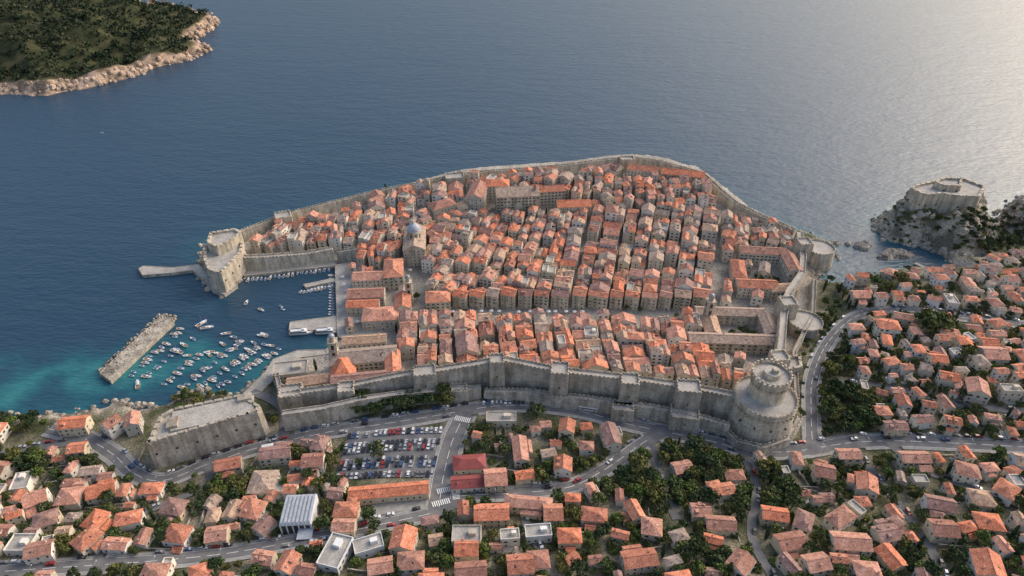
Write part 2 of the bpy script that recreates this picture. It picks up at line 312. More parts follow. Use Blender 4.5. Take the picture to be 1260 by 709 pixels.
for (u,v,u2,v2) in [(532,622,556,616),(538,606,560,601),(560,515,580,519),(560,602,562,618)]:
    a=G(u,v);b=G(u2,v2); dx,dy=b[0]-a[0],b[1]-a[1];L=math.hypot(dx,dy);dx/=L;dy/=L;n=int(L/1.1)
    for k in range(n):
        x=a[0]+dx*k*1.1;y=a[1]+dy*k*1.1
        P=[(x-dy*2,y+dx*2),(x+dy*2,y-dx*2),(x+dy*2+dx*.55,y-dx*2+dy*.55),(x-dy*2+dx*.55,y+dx*2+dy*.55)]
        mb.face([(p[0],p[1],hgt(*p)+.72) for p in P])
mb.obj('zebra_crossing')
def bil(Q,s,t):
    return tuple((Q[0][a]*(1-s)+Q[1][a]*s)*(1-t)+(Q[3][a]*(1-s)+Q[2][a]*s)*t for a in (0,1))
def sheet(name,cor,mt,zo=.28,n=14):
    Q=[G(*p) for p in cor]; mb=MB([mt])
    for i in range(n):
        for j in range(n):
            P=[bil(Q,(i+a)/n,(j+b)/n) for a,b in ((0,0),(1,0),(1,1),(0,1))]
            mb.face([(p[0],p[1],hgt(*p)+zo) for p in P])
    mb.obj(name); return Q
# ---------------------------------------------------------------- cars
def car_mesh(paint,kind=0):
    mb=MB([paint,'glass','rubber','c_silver']); L=4.3+.3*kind;W=1.8
    prof=[(-L/2,.35),(-L/2,.85),(-L/2+.15,.95),(L/2-1.1,.95),(L/2-.1,.75),(L/2,.6),(L/2,.3)]
    for a in range(len(prof)-1):
        p,q=prof[a],prof[a+1]; mb.face([(p[0],W/2,p[1]),(q[0],W/2,q[1]),(q[0],-W/2,q[1]),(p[0],-W/2,p[1])],0)
    mb.face([(p[0],-W/2,p[1]) for p in prof][::-1],0); mb.face([(p[0],W/2,p[1]) for p in prof],0)
    x0,x1=-L/2+.15,L/2-1.2; r0,r1=x0+.45,x1-.75
    if kind==1: r0=x0+.1
    b=[(x0,-W/2+.06,.95),(x1,-W/2+.06,.95),(x1,W/2-.06,.95),(x0,W/2-.06,.95)]; t=[(r0,-W/2+.25,1.45),(r1,-W/2+.25,1.45),(r1,W/2-.25,1.45),(r0,W/2-.25,1.45)]
    mb.prism(b,t,1,0)
    for sx in (-L/2+.8,L/2-.85):
        for sy in (-1,1):
            n=10; A=[(sx+.32*math.cos(k*.628),sy*(W/2-.18),.32+.32*math.sin(k*.628)) for k in range(n)]; B=[(p[0],sy*(W/2+.02),p[2]) for p in A]
            mb.prism(A,B,2)
    for sy in (-.6,.6): mb.box(L/2-.02,sy,.55,.7,.06,.35,0,3)
    return mb.mesh('car')
CARS=[car_mesh(k,i%2) for i,k in enumerate(['c_white','c_silver','c_black','c_grey','c_white','c_red','c_blue','c_white','c_silver','c_grey','c_black','c_silver','c_black'])]
def car(x,y,rz,zo=.5): inst(R.choice(CARS),'parked_car',(x,y,hgt(x,y)+zo),rz+R.uniform(-.03,.03))
def bus_mesh():
    mb=MB(['white','glass','rubber','c_blue']); mb.box(0,0,.4,1.3,11,2.5,0,0); mb.box(0,0,1.3,2.3,10.9,2.44,0,1); mb.box(0,0,2.3,2.9,11,2.5,0,0); mb.box(-1,0,2.9,3.1,3,1.4,0,0)
    for k in range(-4,5): 
        for sy in (-1,1): mb.box(k*1.2,sy*1.225,1.3,2.3,.12,.05,0,0)
    for sx in (-3.5,3.5):
        for sy in (-1,1):
            A=[(sx+.5*math.cos(k*.628),sy*1.0,.5+.5*math.sin(k*.628)) for k in range(10)]; mb.prism(A,[(p[0],sy*1.28,p[2]) for p in A],2)
    return mb.mesh('bus')
def carpark(name,cor,rows,pitch=2.6):
    Q=sheet(name,cor,'asph')
    W=math.dist(Q[0],Q[1]); mk=MB(['paint'])
    for r in rows:
        n=int(W/pitch)
        for k in range(n):
            s=(k+.5)/n; x,y=bil(Q,s,r); x2,y2=bil(Q,s,r+.02); ang=math.atan2(y2-y,x2-x)
            xl,yl=bil(Q,k/n,r); c,sn=math.cos(ang),math.sin(ang)
            P=[(xl-c*2.3-sn*.06,yl-sn*2.3+c*.06),(xl-c*2.3+sn*.06,yl-sn*2.3-c*.06),(xl+c*2.3+sn*.06,yl+sn*2.3-c*.06),(xl+c*2.3-sn*.06,yl+sn*2.3+c*.06)]
            mk.face([(p[0],p[1],hgt(*p)+.33) for p in P])
            if R.random()<.88 and .02<s<.98: car(x,y,ang+(math.pi if R.random()<.5 else 0),.3)
    mk.obj('parking_bay_markings')
    for s in (.1,.3,.5,.7,.9):
        for t in (.15,.5,.85): occ_add(*bil(Q,s,t),W*.13)
carpark('car_park',[(412,592),(534,588),(546,526),(428,534)],[.06,.26,.36,.60,.70,.93])
carpark('car_park',[(592,499),(668,497),(664,478),(598,480)],[.15,.5,.85])
carpark('car_park',[(560,600),(600,602),(600,560),(566,562)],[.2,.8])
sheet('forecourt',[(440,640),(520,625),(530,612),(470,610)],'side')
for ri in (0,2,3):
    nm,pts,w=RD[ri]
    for i in range(4,len(pts)-2,2):
        a,b=pts[i-1],pts[i+1]; ang=math.atan2(b[1]-a[1],b[0]-a[0]); nx,ny=-math.sin(ang),math.cos(ang)
        if R.random()<(.75 if ri==0 else .5):
            o=(w/2+1.0); x,y=pts[i][0]+nx*o,pts[i][1]+ny*o
            if road_clear(x,y,.6,ri): car(x,y,ang,.5)
        if R.random()<.12:
            o=R.choice((-1,1))*w*.25; inst(R.choice(CARS),'moving_car',(pts[i][0]+nx*o,pts[i][1]+ny*o,hgt(*pts[i])+.35+.02*ri),ang+(math.pi if o>0 else 0))
for ri in range(4,12):
    nm,pts,w=RD[ri]
    for i in range(4,len(pts)-2,2):
        if R.random()<.35:
            a,b=pts[i-1],pts[i+1]; ang=math.atan2(b[1]-a[1],b[0]-a[0]); car(pts[i][0]-math.sin(ang)*(w/2-.9),pts[i][1]+math.cos(ang)*(w/2-.9),ang,.35+.02*ri)
BUS=bus_mesh()
for (u,v) in [(702,499),(724,505),(335,552)]:
    x,y=G(u,v); inst(BUS,'coach_bus',(x,y,hgt(x,y)+.45),math.radians(-12 if u>400 else 15))
mb=MB(['metal','white'])
mb.cyl(0,0,0,8,.09,.06,8,0); mb.box(.9,0,7.9,8.02,2,.08,0,0); mb.box(1.9,0,7.75,7.92,.7,.25,0,1); LAMP=mb.mesh('street_lamp')
for ri in (0,2,3,1):
    nm,pts,w=RD[ri]
    for i in range(3,len(pts)-2,9):
        a,b=pts[i-1],pts[i+1]; ang=math.atan2(b[1]-a[1],b[0]-a[0]); o=-(w/2+1.2); x,y=pts[i][0]-math.sin(ang)*o,pts[i][1]+math.cos(ang)*o
        if road_clear(x,y,.4,ri): inst(LAMP,'street_lamp',(x,y,hgt(x,y)+.3),ang+math.pi/2)
# ---------------------------------------------------------------- houses
def house(name,x,y,w,d,h,rot,roof='gable',pitch=.5,wall='wall',rf='roof',sp=3.0,occ=True,dorm=None,annex=0):
    mb=MB([wall,rf,'glass','frame','shut','pave']); z=hgt(x,y)
    c,sn=math.cos(rot),math.sin(rot)
    base=min(hgt(x+a*c*w/2-b*sn*d/2,y+a*sn*w/2+b*c*d/2) for a in(-1,1) for b in (-1,1))-z-1.5
    base=min(base,-1)
    def body(X,Y,w,d,h,roof,wins=True):
        mb.box(X,Y,base,h,w,d,0,0,1.0,5 if roof=='flat' else None)
        rh=d/2*pitch; o=.4; t=.22
        if roof=='gable':
            for s in (-1,1):
                mb.face([(X+s*w/2,Y-d/2,h),(X+s*w/2,Y+d/2,h),(X+s*w/2,Y,h+rh)],0)
                e=d/2+o; ze=h-o*pitch
                P=[(-w/2-o*.6,s*e,ze),(w/2+o*.6,s*e,ze),(w/2+o*.6,0,h+rh),(-w/2-o*.6,0,h+rh)]
                if s>0: P=[P[1],P[0],P[3],P[2]]
                mb.hexa([(X+p[0],Y+p[1],p[2]+.02) for p in P]+[(X+p[0],Y+p[1],p[2]+t) for p in P],1)
            mb.box(X,Y,h+rh+t-.1,h+rh+t+.12,w+o,.4,0,1)
        elif roof=='hip':
            e=d/2+o; wx=w/2+o; rx=max(w/2-d/2,0)+.01; B=[(X-wx,Y-e,h),(X+wx,Y-e,h),(X+wx,Y+e,h),(X-wx,Y+e,h)]; T=[(p[0],p[1],h+t) for p in B]
            mb.prism(B,T,1); a,b=(X-rx,Y,h+rh+t),(X+rx,Y,h+rh+t); T=[(p[0],p[1],p[2]+.004) for p in T]
            mb.face([T[0],T[1],b,a],1); mb.face([T[2],T[3],a,b],1); mb.face([T[1],T[2],b],1); mb.face([T[3],T[0],a],1)
        else:
            for s in (-1,1): mb.box(X,Y+s*(d/2-.15),h+.002,h+.8,w,.3,0,0); mb.box(X+s*(w/2-.15),Y,h+.003,h+.78,.3,d-.61,0,0)
            if w>9: mb.box(X+w*.2,Y,h+.01,h+2.2,w*.25,d*.3,0,0)
        nf=max(1,int((h-.4)/2.9)); shut=R.random()<.55
        for (ln,ox,oy,ux,uy,nx,ny) in ((w,0,-d/2,1,0,0,-1),(w,0,d/2,-1,0,0,1),(d,w/2,0,0,1,1,0),(d,-w/2,0,0,-1,-1,0)):
            nc=int((ln-1)/sp)
            for fl in range(nf):
                z0=fl*2.9+1.0+(h-nf*2.9)*.4
                for k in range(nc):
                    if R.random()<.15: continue
                    a=(k-(nc-1)/2)*(ln/max(nc,1))+R.uniform(-.15,.15)
                    door=(fl==0 and k==nc//2)
                    def q(hw,za,zb_,pr,m,off=0):
                        mb.face([(X+ox+ux*(a+off+s*hw)+nx*pr,Y+oy+uy*(a+off+s*hw)+ny*pr,zz) for s,zz in ((-1,za),(1,za),(1,zb_),(-1,zb_))],m)
                    if door: q(.65,-.2,2.2,.03,3); q(.5,0,2.05,.05,4); continue
                    q(.62,z0-.12,z0+1.45,.03,3); q(.48,z0,z0+1.35,.05,2)
                    if shut and fl: q(.22,z0-.02,z0+1.4,.07,4,-.7); q(.22,z0-.02,z0+1.4,.07,4,.7)
        return rh,t
    rh,t=body(0,0,w,d,h,roof)
    if annex:
        aw=w*R.uniform(.35,.6); ad_=d*R.uniform(.35,.6); s=-1 if R.random()<.6 else 1; body(R.uniform(-1,1)*(w-aw)*.45,s*(d/2+ad_/2-.2),aw,ad_,h*R.uniform(.45,.8),R.choice(['flat','gable','gable','hip']))
    if roof!='flat':
        for k in range(R.choice((0,1,1,2))):
            cx=R.uniform(-w*.35,w*.35); cy=R.choice((-1,1))*d*R.uniform(.1,.3); zz=h+rh*(1-abs(cy)/(d/2)); mb.box(cx,cy,zz-.5,zz+1.3,.7,.6,0,0); mb.box(cx,cy,zz+1.3,zz+1.45,.9,.8,0,1)
        if (dorm if dorm is not None else R.random()<.25) and roof=='gable' and d>6:
            for k in range(R.choice((1,2))):
                cx=R.uniform(-w*.3,w*.3); s=-1 if R.random()<.7 else 1; cy=s*d*.27; zz=h+rh*.46; mb.box(cx,cy,zz-.8,zz+1.1,1.5,1.6,0,0); mb.box(cx,cy,zz+1.1,zz+1.3,1.9,2.1,0,1)
                mb.face([(cx+a*.45,cy+s*.84,zz+b) for a,b in((-1,.1),(1,.1),(1,.9),(-1,.9))],2)
        elif R.random()<.3:
            cx=R.uniform(-w*.3,w*.3); y0,y1=-d*.3,-d*.2; f=lambda yy:h+rh*(1-abs(yy)/(d/2))+t+.12
            mb.face([(cx-.4,y0,f(y0)),(cx+.4,y0,f(y0)),(cx+.4,y1,f(y1)),(cx-.4,y1,f(y1))],2)
    if occ: occ_add(x,y,max(w,d)*.5)
    return mb.obj(name,(x,y,z),rot)
LM=[]
def landmark(name,u,v,w,d,h,rot,**k):
    x,y=G(u,v); rr=math.radians(rot); L,S=max(w,d),min(w,d); aa=rr if w>=d else rr+math.pi/2
    for f in (-.33,0,.33): LM.append((x+math.cos(aa)*L*f,y+math.sin(aa)*L*f,S*.5))
    return house(name,x,y,w,d,h,rr,dorm=False,**k),(x,y)
landmark('jesuit_church',636,262,38,20,22,5,wall='pale',rf='roof_old')
landmark('jesuit_college',588,254,28,15,16,80,wall='stonehouse')
landmark('college_building',612,243,22,14,15,0,wall='stonehouse',roof='hip')
landmark('church_nave',676,250,26,12,15,8,wall='stonehouse')
(o,(cx,cy))=landmark('cathedral',512,312,36,18,15,95,wall='pale',rf='roof_old')
mb=MB(['pale','zinc','glass']); mb.cyl(0,0,0,7.5,5.4,5.4,16,0); mb.cyl(0,0,7.5,8.3,5.9,5.9,16,0); mb.dome(0,0,8.3,5.4,6,16,1); mb.cyl(0,0,14,16.4,.9,.7,8,0); mb.dome(0,0,16.4,.9,1.3,8,1)
for k in range(8): mb.box(5.4*math.cos(k*.785+.39),5.4*math.sin(k*.785+.39),2,5.8,.3,1.2,k*.785+.39,2)
q=mb.obj('cathedral_dome',(cx,cy,hgt(cx,cy)+15)); q.parent=o; q.matrix_parent_inverse=o.matrix_basis.inverted()
landmark('palace',486,345,26,15,12,97,wall='pale',roof='hip')
landmark('palace',497,385,18,12,11,97,wall='stonehouse',roof='gable')
landmark('customs_palace',470,398,26,16,9,5,wall='stonehouse',roof='hip')
landmark('arsenal',452,372,28,12,9,4,wall='stonehouse')
landmark('harbour_hall',448,384,24,9,8,4,wall='stonehouse')
landmark('arsenal',458,352,28,12,10,4,wall='stonehouse')
landmark('baroque_church',540,382,18,14,13,5,wall='pale',roof='hip')
landmark('dominican_monastery',450,452,44,15,11,8,wall='stonehouse',rf='roof_old')
landmark('dominican_monastery_wing',425,466,16,30,9,8,wall='stonehouse',roof='hip')
landmark('dominican_monastery_wing',455,477,46,11,9,8,wall='stonehouse')
landmark('monastery_annex',485,458,24,10,9,100,wall='stonehouse')
landmark('harbour_gate_house',450,428,30,9,8,6,wall='stonehouse',rf='roof_old')
landmark('synagogue_annex',360,464,22,13,8,10,wall='stonehouse',roof='flat')
landmark('fish_market_hall',385,478,30,9,8,12,wall='stonehouse',rf='roof_old')
landmark('franciscan_monastery',898,430,60,11,10,-3,wall='pale',rf='roof_old',sp=4)
landmark('franciscan_monastery_wing',895,395,50,10,9,-3,wall='pale',rf='roof_old',sp=4)
landmark('franciscan_monastery_wing',872,413,20,11,10,87,wall='pale',rf='roof_old')
landmark('franciscan_monastery_wing',942,412,24,10,10,87,wall='pale',rf='roof_old')
landmark('convent_wing',928,362,30,12,10,-4,wall='stonehouse')
landmark('convent_annex',960,364,20,10,8,6,wall='stonehouse',rf='roof_old',roof='hip')
landmark('convent_wing',936,322,38,11,11,-6,wall='stonehouse')
landmark('convent_wing',906,342,26,11,9,80,wall='wall',roof='hip')
landmark('convent_wing',970,338,26,11,12,88,wall='stonehouse')
landmark('convent_chapel',938,341,14,8,9,70,wall='pale',rf='roof_old')
landmark('girls_school',838,228,40,12,13,-14,wall='pale')
landmark('long_barracks',790,220,30,11,11,-12,wall='stonehouse')
landmark('episcopal_palace',705,266,30,13,13,3,wall='stonehouse')
landmark('granary',545,268,22,14,14,30,wall='stonehouse',roof='hip')
def belltower(name,u,v,w,h,cap):
    x,y=G(u,v); mb=MB(['pale','glass','roof','metal']); mb.box(0,0,-2,h,w,w); mb.box(0,0,h*.72,h*.74,w+.5,w+.5); mb.box(0,0,h,h+.5,w+.8,w+.8)
    for s in (-1,1):
        for f in (.8,.55): mb.box(s*w*.5,0,h*f,h*(f+.14),.1,w*.35,0,1); mb.box(0,s*w*.5,h*f,h*(f+.14),w*.35,.1,0,1)
    mb.cyl(0,0,h+.5,h+3.5,w*.35,w*.33,8,0)
    if cap=='dome': mb.dome(0,0,h+3.5,w*.42,w*.5,10,3)
    else: mb.cyl(0,0,h+3.5,h+6.5,w*.5,.1,8,2)
    mb.obj(name,(x,y,hgt(x,y)),.1); occ_add(x,y,w)
belltower('dominican_bell_tower',416,456,5.5,26,'dome'); belltower('city_bell_tower',505,374,5,21,'dome'); belltower('franciscan_bell_tower',868,402,5.5,24,'dome'); belltower('church_belfry',658,264,4,24,'c')
def inLM(x,y,r=4.5):
    return any((a-x)**2+(b-y)**2<(c+r)**2 for a,b,c in LM)
def patch(cor,ns,alley=1.9,lr=(5.5,11.5),hr=(8,14),jit=.09,cross=(),front=False,wall=('wall','stonehouse'),old=.25,drop=.05,flip=.34,split=.45):
    Q=[G(*p) for p in cor]
    sb=[0]+[(i+R.uniform(-.2,.2))/ns for i in range(1,ns)]+[1]
    for i in range(ns):
        s0,s1=sb[i],sb[i+1]; sm=(s0+s1)/2; t=0; L=math.dist(bil(Q,sm,0),bil(Q,sm,1))
        while t<L-4:
            l=R.uniform(*lr); 
            if t+l>L: l=L-t
            for cg in cross:
                if t<cg*L<t+l+1: t=cg*L+1.5; 
            tm=(t+l/2)/L; 
            if tm>1.02: break
            x,y=bil(Q,sm,tm); a=bil(Q,sm,tm-.02);b=bil(Q,sm,tm+.02); ang=math.atan2(b[1]-a[1],b[0]-a[0])+R.uniform(-jit,jit)
            w=math.dist(bil(Q,s0,tm),bil(Q,s1,tm))-alley
            first=(t==0 and front); t+=l+.05
            if inLM(x,y) or (R.random()<drop and not first): continue
            h=12.0+R.uniform(-.6,.6) if first else R.uniform(*hr)
            rf=lambda:'roof_old' if R.random()<old else 'roof'
            if first: house('town_house',x,y,w,l-.05,h,ang-math.pi/2,roof='gable',wall='pale',rf=rf()); continue
            if w>9 and R.random()<split:
                k=R.uniform(.36,.64); px,py=-math.sin(ang),math.cos(ang)
                for (ww,oo) in ((w*k,-w/2+w*k/2),(w*(1-k),w/2-w*(1-k)/2)):
                    hx=h+R.uniform(-3,3)
                    if R.random()<.65: house('town_house',x+px*oo,y+py*oo,l-.04,ww-.06,hx,ang,roof='gable',pitch=R.uniform(.36,.62),wall=R.choice(wall),rf=rf())
                    else: house('town_house',x+px*oo,y+py*oo,ww-.06,l-.04,hx,ang-math.pi/2,roof=R.choice(['gable','gable','hip','flat']),pitch=R.uniform(.36,.6),wall=R.choice(wall),rf=rf())
                continue
            hip='hip' if R.random()<.2 else 'gable'
            x+=R.uniform(-.8,.8)
            if R.random()<flip: house('town_house',x,y,w*R.uniform(.8,1),l-.05,h,ang-math.pi/2,roof=hip,pitch=R.uniform(.4,.6),wall=R.choice(wall),rf=rf())
            else: house('town_house',x,y,l-.02,w*R.uniform(.78,1),h,ang,roof=hip if l>w*.8 else 'gable',pitch=R.uniform(.4,.6),wall=R.choice(wall),rf=rf())
patch([(488,459),(690,466),(672,399),(494,398)],8,hr=(7,13.5))
patch([(692,466),(884,481),(858,401),(674,399)],7,hr=(7,13.5))
patch([(512,380),(700,380),(724,266),(590,273)],9,cross=(.33,.64),front=True,hr=(7.5,14.5))
patch([(702,380),(872,382),(884,266),(728,266)],8,cross=(.36,.66),front=True,hr=(7.5,14.5))
patch([(560,270),(700,264),(705,223),(578,229)],8,jit=.55,hr=(8,17),flip=.5)
patch([(700,262),(884,264),(866,234),(708,222)],14,jit=.5,hr=(8,16),flip=.5)
patch([(708,222),(866,234),(850,225),(740,214)],11,jit=.4,hr=(7,12),flip=.5,lr=(7,11))
patch([(512,345),(545,345),(590,278),(540,283)],2,jit=.2,flip=.5)
patch([(440,332),(500,330),(575,276),(450,270)],6,jit=.35,hr=(8,15),flip=.5,old=.25)
patch([(308,314),(438,308),(448,262),(346,284)],8,jit=.35,hr=(7,14),flip=.5)
patch([(452,270),(572,258),(570,234),(455,249)],6,jit=.5,hr=(8,15),flip=.5,old=.2)
patch([(886,384),(905,378),(915,290),(888,270)],2,jit=.3,hr=(7,12),flip=.5,drop=.1)
patch([(425,412),(505,410),(505,345),(430,335)],5,jit=.1,hr=(6,10),flip=.5,lr=(9,14))
patch([(486,440),(505,440),(512,405),(494,405)],1)
patch([(905,312),(975,312),(970,288),(910,268)],4,jit=.4,lr=(7,10),hr=(6,10),old=.4,drop=.2)
patch([(908,378),(970,374),(970,330),(915,330)],4,jit=.3,lr=(7,11),hr=(5,9),old=.35,drop=.4)
patch([(884,478),(925,482),(928,450),(880,444)],3,jit=.2,lr=(7,11),hr=(6,10),old=.4,drop=.15)
# ---------------------------------------------------------------- fortifications
def wall_path(name,px,hh,th,mt='stone',base=-3,merl=True,step=2.6):
    W=[G(*p) for p in px]; mb=MB([mt,'pave'])
    hs=hh if isinstance(hh,(list,tuple)) else [hh]*len(W); Z=[hgt(*p)+h for p,h in zip(W,hs)]
    N=[]
    for i in range(len(W)):
        a=W[max(i-1,0)];b=W[min(i+1,len(W)-1)];dx,dy=b[0]-a[0],b[1]-a[1];L=math.hypot(dx,dy);N.append((-dy/L,dx/L))
    for i in range(len(W)-1):
        (x0,y0),(x1,y1)=W[i],W[i+1];n0,n1=N[i],N[i+1];k=th/2;kb=th/2+1.4
        zb=min(hgt(x0,y0),hgt(x1,y1))+base
        B=[(x0-n0[0]*kb,y0-n0[1]*kb,zb),(x1-n1[0]*kb,y1-n1[1]*kb,zb),(x1+n1[0]*k,y1+n1[1]*k,zb),(x0+n0[0]*k,y0+n0[1]*k,zb)]
        T=[(x0-n0[0]*k,y0-n0[1]*k,Z[i]),(x1-n1[0]*k,y1-n1[1]*k,Z[i+1]),(x1+n1[0]*k,y1+n1[1]*k,Z[i+1]),(x0+n0[0]*k,y0+n0[1]*k,Z[i])]
        mb.hexa(B+T,0,1)
        L=math.dist(W[i],W[i+1]); ang=math.atan2(y1-y0,x1-x0); n=max(1,int(L/step))
        for sg in (-1,1):
            for j in range(n):
                f=(j+.5)/n; xx=x0+(x1-x0)*f+(n0[0]*(1-f)+n1[0]*f)*sg*(k-.25); yy=y0+(y1-y0)*f+(n0[1]*(1-f)+n1[1]*f)*sg*(k-.25); zz=Z[i]*(1-f)+Z[i+1]*f
                mb.box(xx,yy,zz-.2,zz+.8,L/n-.02,.45,ang,0)
                if merl: mb.box(xx,yy,zz+.8,zz+1.6,L/n*.58,.44,ang,0)
        for f in np.arange(0,1,4/L): occ_add(x0+(x1-x0)*f,y0+(y1-y0)*f,th/2)
    return mb.obj(name)
wall_path('city_wall',[(350,505),(380,500),(430,495),(510,482),(548,480),(600,474),(622,474),(685,486),(770,494),(840,503),(905,516)],[12,13,14,16,18,20,22,21,20,19,19],5)
wall_path('outer_scarp_wall',[(352,527),(400,519),(450,506),(500,496),(560,490),(592,487)],[13,12,11,9,8,7],4,merl=False)
wall_path('outer_scarp_wall',[(596,489),(650,492),(720,502),(800,513),(850,522),(895,536)],[5,7,8,8,8,8],4)
wall_path('harbour_city_wall',[(298,332),(330,331),(380,326),(412,320)],[12,12,11,11],5,'pale')
wall_path('harbour_quarter_wall',[(416,322),(440,318)],9,4)
wall_path('sea_city_wall',[(300,296),(345,279),(372,270),(432,255),(470,244),(520,235),(560,227),(600,222),(655,218),(700,215),(742,209),(775,206),(812,211),(862,224),(884,245)],[9,9,9,9,8,8,9,9,9,10,10,10,10,9,9],4,'pale')
wall_path('sea_city_wall',[(884,245),(905,261),(935,276),(975,296)],[9,8,8,10],4,'pale')
wall_path('west_city_wall',[(980,298),(984,330),(982,352),(965,378),(958,410),(955,440),(950,478),(945,500)],[10,11,12,14,16,17,18,19],5,'pale')
wall_path('outer_west_wall',[(1000,350),(998,395),(975,440),(978,500)],5,3)
wall_path('monastery_wall',[(343,470),(352,505)],8,3)
def tower(name,u,v,w,d,h,rot,mt='stone',rnd=False):
    x,y=G(u,v); mb=MB([mt,'pave','glass']); 
    if rnd:
        n=28; mb.cyl(0,0,-6,h,w*1.1,w,n,0,1); 
        for k in range(n): a=(k+.5)*2*math.pi/n; mb.box((w-.35)*math.cos(a),(w-.35)*math.sin(a),h-.1,h+.9,.7,2*w*math.pi/n-.04,a,0); mb.box((w-.35)*math.cos(a),(w-.35)*math.sin(a),h+.9,h+1.7,.69,1.2*w*math.pi/n,a,0)
    else:
        mb.box(0,0,-6,h,w*1.12,d*1.12,0,0,1/1.12,1)
        for s in (-1,1):
            for ln,fx in ((w,0),(d-1.6,1)):
                n=max(2,int(ln/2.4))
                for k in range(n):
                    a=(k+.5-n/2)*ln/n
                    X,Y=(a,s*(d/2-.4)) if not fx else (s*(w/2-.4),a)
                    mb.box(X,Y,h-.1,h+.9,(ln/n-.02) if not fx else .7,.7 if not fx else (ln/n-.02)); mb.box(X,Y,h+.9,h+1.7,ln/n*.55 if not fx else .69,.69 if not fx else ln/n*.55)
        mb.box(0,-d/2*1.05,h*.55,h*.55+1.4,.7,.3,0,2)
    occ_add(x,y,max(w,d)*.6); return mb.obj(name,(x,y,hgt(x,y)),math.radians(rot))
tower('wall_tower',525,484,14,10,19,8); tower('wall_tower',612,478,9,9,25,2); tower('wall_tower',687,490,11,11,25,-6); tower('wall_tower',771,499,11,10,22,-6); tower('wall_tower',841,508,14,11,22,-6)
tower('wall_bastion',840,521,17,12,9,-8); tower('wall_bastion',765,512,13,9,8,-6); tower('wall_bastion',560,490,16,8,8,4)
tower('asimov_tower',362,500,14,12,13,8); tower('gate_tower',430,498,10,10,15,8)
tower('bokar_fortress',1004,320,12,12,12,0,'pale',True); tower('gate_bastion',988,405,12,12,7,0,'stone',True)
tower('puncjela_tower',984,318,11,11,16,5,'pale'); tower('west_wall_tower',962,398,11,11,20,5,'pale'); tower('west_wall_tower',950,470,10,10,22,5,'pale')
tower('sea_bastion',560,230,18,12,11,10,'pale'); tower('sea_bastion',352,282,14,12,14,20,'pale'); tower('sea_bastion',770,209,14,9,12,0,'pale')
x,y=G(933,519); mb=MB(['pale','pave','glass','stone'])
mb.cyl(0,0,-8,3,20.5,19,40,0); mb.cyl(0,0,3,19,19,17.6,40,0); mb.cyl(0,0,19,19.8,18.2,18.2,40,0); mb.cyl(0,0,19.8,21,18.0,18.0,40,0,1)
for k in range(40):
    a=k*2*math.pi/40; mb.box(17.6*math.cos(a),17.6*math.sin(a),21,22.1,.8,2.72,a,0); mb.box(17.6*math.cos(a),17.6*math.sin(a),22.1,23,.79,1.6,a,0); mb.box(18.3*math.cos(a),18.3*math.sin(a),17.6,19,1.2,.7,a,0)
mb.cyl(1,3,21,33,10.4,10,32,0)
for k in range(32):
    a=k*2*math.pi/32; mb.box(1+10.3*math.cos(a),3+10.3*math.sin(a),30.5,33,1.5,.7,a,0)
mb.cyl(1,3,33,35.5,11.4,11.4,32,0,1)
for k in range(24):
    a=k*2*math.pi/24; mb.box(1+11*math.cos(a),3+11*math.sin(a),35.5,36.8,.8,2.86,a,0); mb.box(1+11*math.cos(a),3+11*math.sin(a),36.8,38.6,.79,1.5,a,0)
mb.cyl(1,3,35.5,39,5,4.8,20,0,1); mb.box(2,2,39,41.5,3,3)
for k in range(5): a=-2.6+k*.5; mb.box(18.6*math.cos(a),18.6*math.sin(a),11,12.2,.9,.8,a,2)
mb.obj('minceta_round_tower',(x,y,hgt(x,y))); occ_add(x,y,22)
wall_path('minceta_outer_wall',[(893,536),(905,549),(938,557),(968,546),(982,520)],4,3,'stone')
def fort(name,px,z0,z1,bat=1.05,mt='pale',par=1.6):
    T=[G0(u,v,z1) for u,v in px]; cx=sum(p[0] for p in T)/len(T); cy=sum(p[1] for p in T)/len(T)
    A=sum(T[i][0]*T[(i+1)%len(T)][1]-T[(i+1)%len(T)][0]*T[i][1] for i in range(len(T)))
    if A<0: T=T[::-1]
    sc_=lambda k,z:[(cx+(p[0]-cx)*k,cy+(p[1]-cy)*k,z) for p in T]
    mb=MB([mt,'pave','glass']); mb.prism([(p[0]-cx,p[1]-cy,p[2]) for p in sc_(bat,z0)],[(p[0]-cx,p[1]-cy,p[2]) for p in sc_(1,z1-par)],0,1)
    for i in range(len(T)):
        p=T[i];q=T[(i+1)%len(T)];L=math.dist(p,q);ang=math.atan2(q[1]-p[1],q[0]-p[0]);nx,ny=-math.sin(ang),math.cos(ang); n=max(1,int(L/5))
        for j in range(n):
            f=(j+.5)/n; X=p[0]+(q[0]-p[0])*f+nx*1-cx;Y=p[1]+(q[1]-p[1])*f+ny*1-cy; mb.box(X,Y,z1-par+.01,z1-.4,L/n-.01,1.9,ang,0); mb.box(X,Y,z1-.4,z1+.4,L/n*.75,1.88,ang,0)
            if L>15 and j%2==0: mb.box(X-nx*1.1,Y-ny*1.1,z0+(z1-z0)*.6,z0+(z1-z0)*.6+1.3,1.1,1.2,ang,2)
        for f in np.arange(0,1.01,.15): occ_add(p[0]+(q[0]-p[0])*f,p[1]+(q[1]-p[1])*f,5)
    occ_add(cx,cy,20)
    return mb.obj(name,(cx,cy,0)),(cx,cy)
fort('revelin_fortress',[(180,546),(196,512),(214,502),(298,485),(321,500),(316,506)],-2,24,1.04,'stone')
x,y=G0(262,507,24); mb=MB(['pave','stone']); mb.box(0,0,22.4,23.6,46,16,0,0); mb.box(-22,-2,22.4,25.2,6,8,0,1); mb.box(18,6,22.4,25.5,8,5,0,1); mb.obj('revelin_roof_terrace',(x,y,0),math.radians(18))
fort('st_john_fortress',[(250,318),(253,300),(268,288),(296,283),(299,300),(297,310),(272,336),(256,332)],-3,20,1.04,'pale')
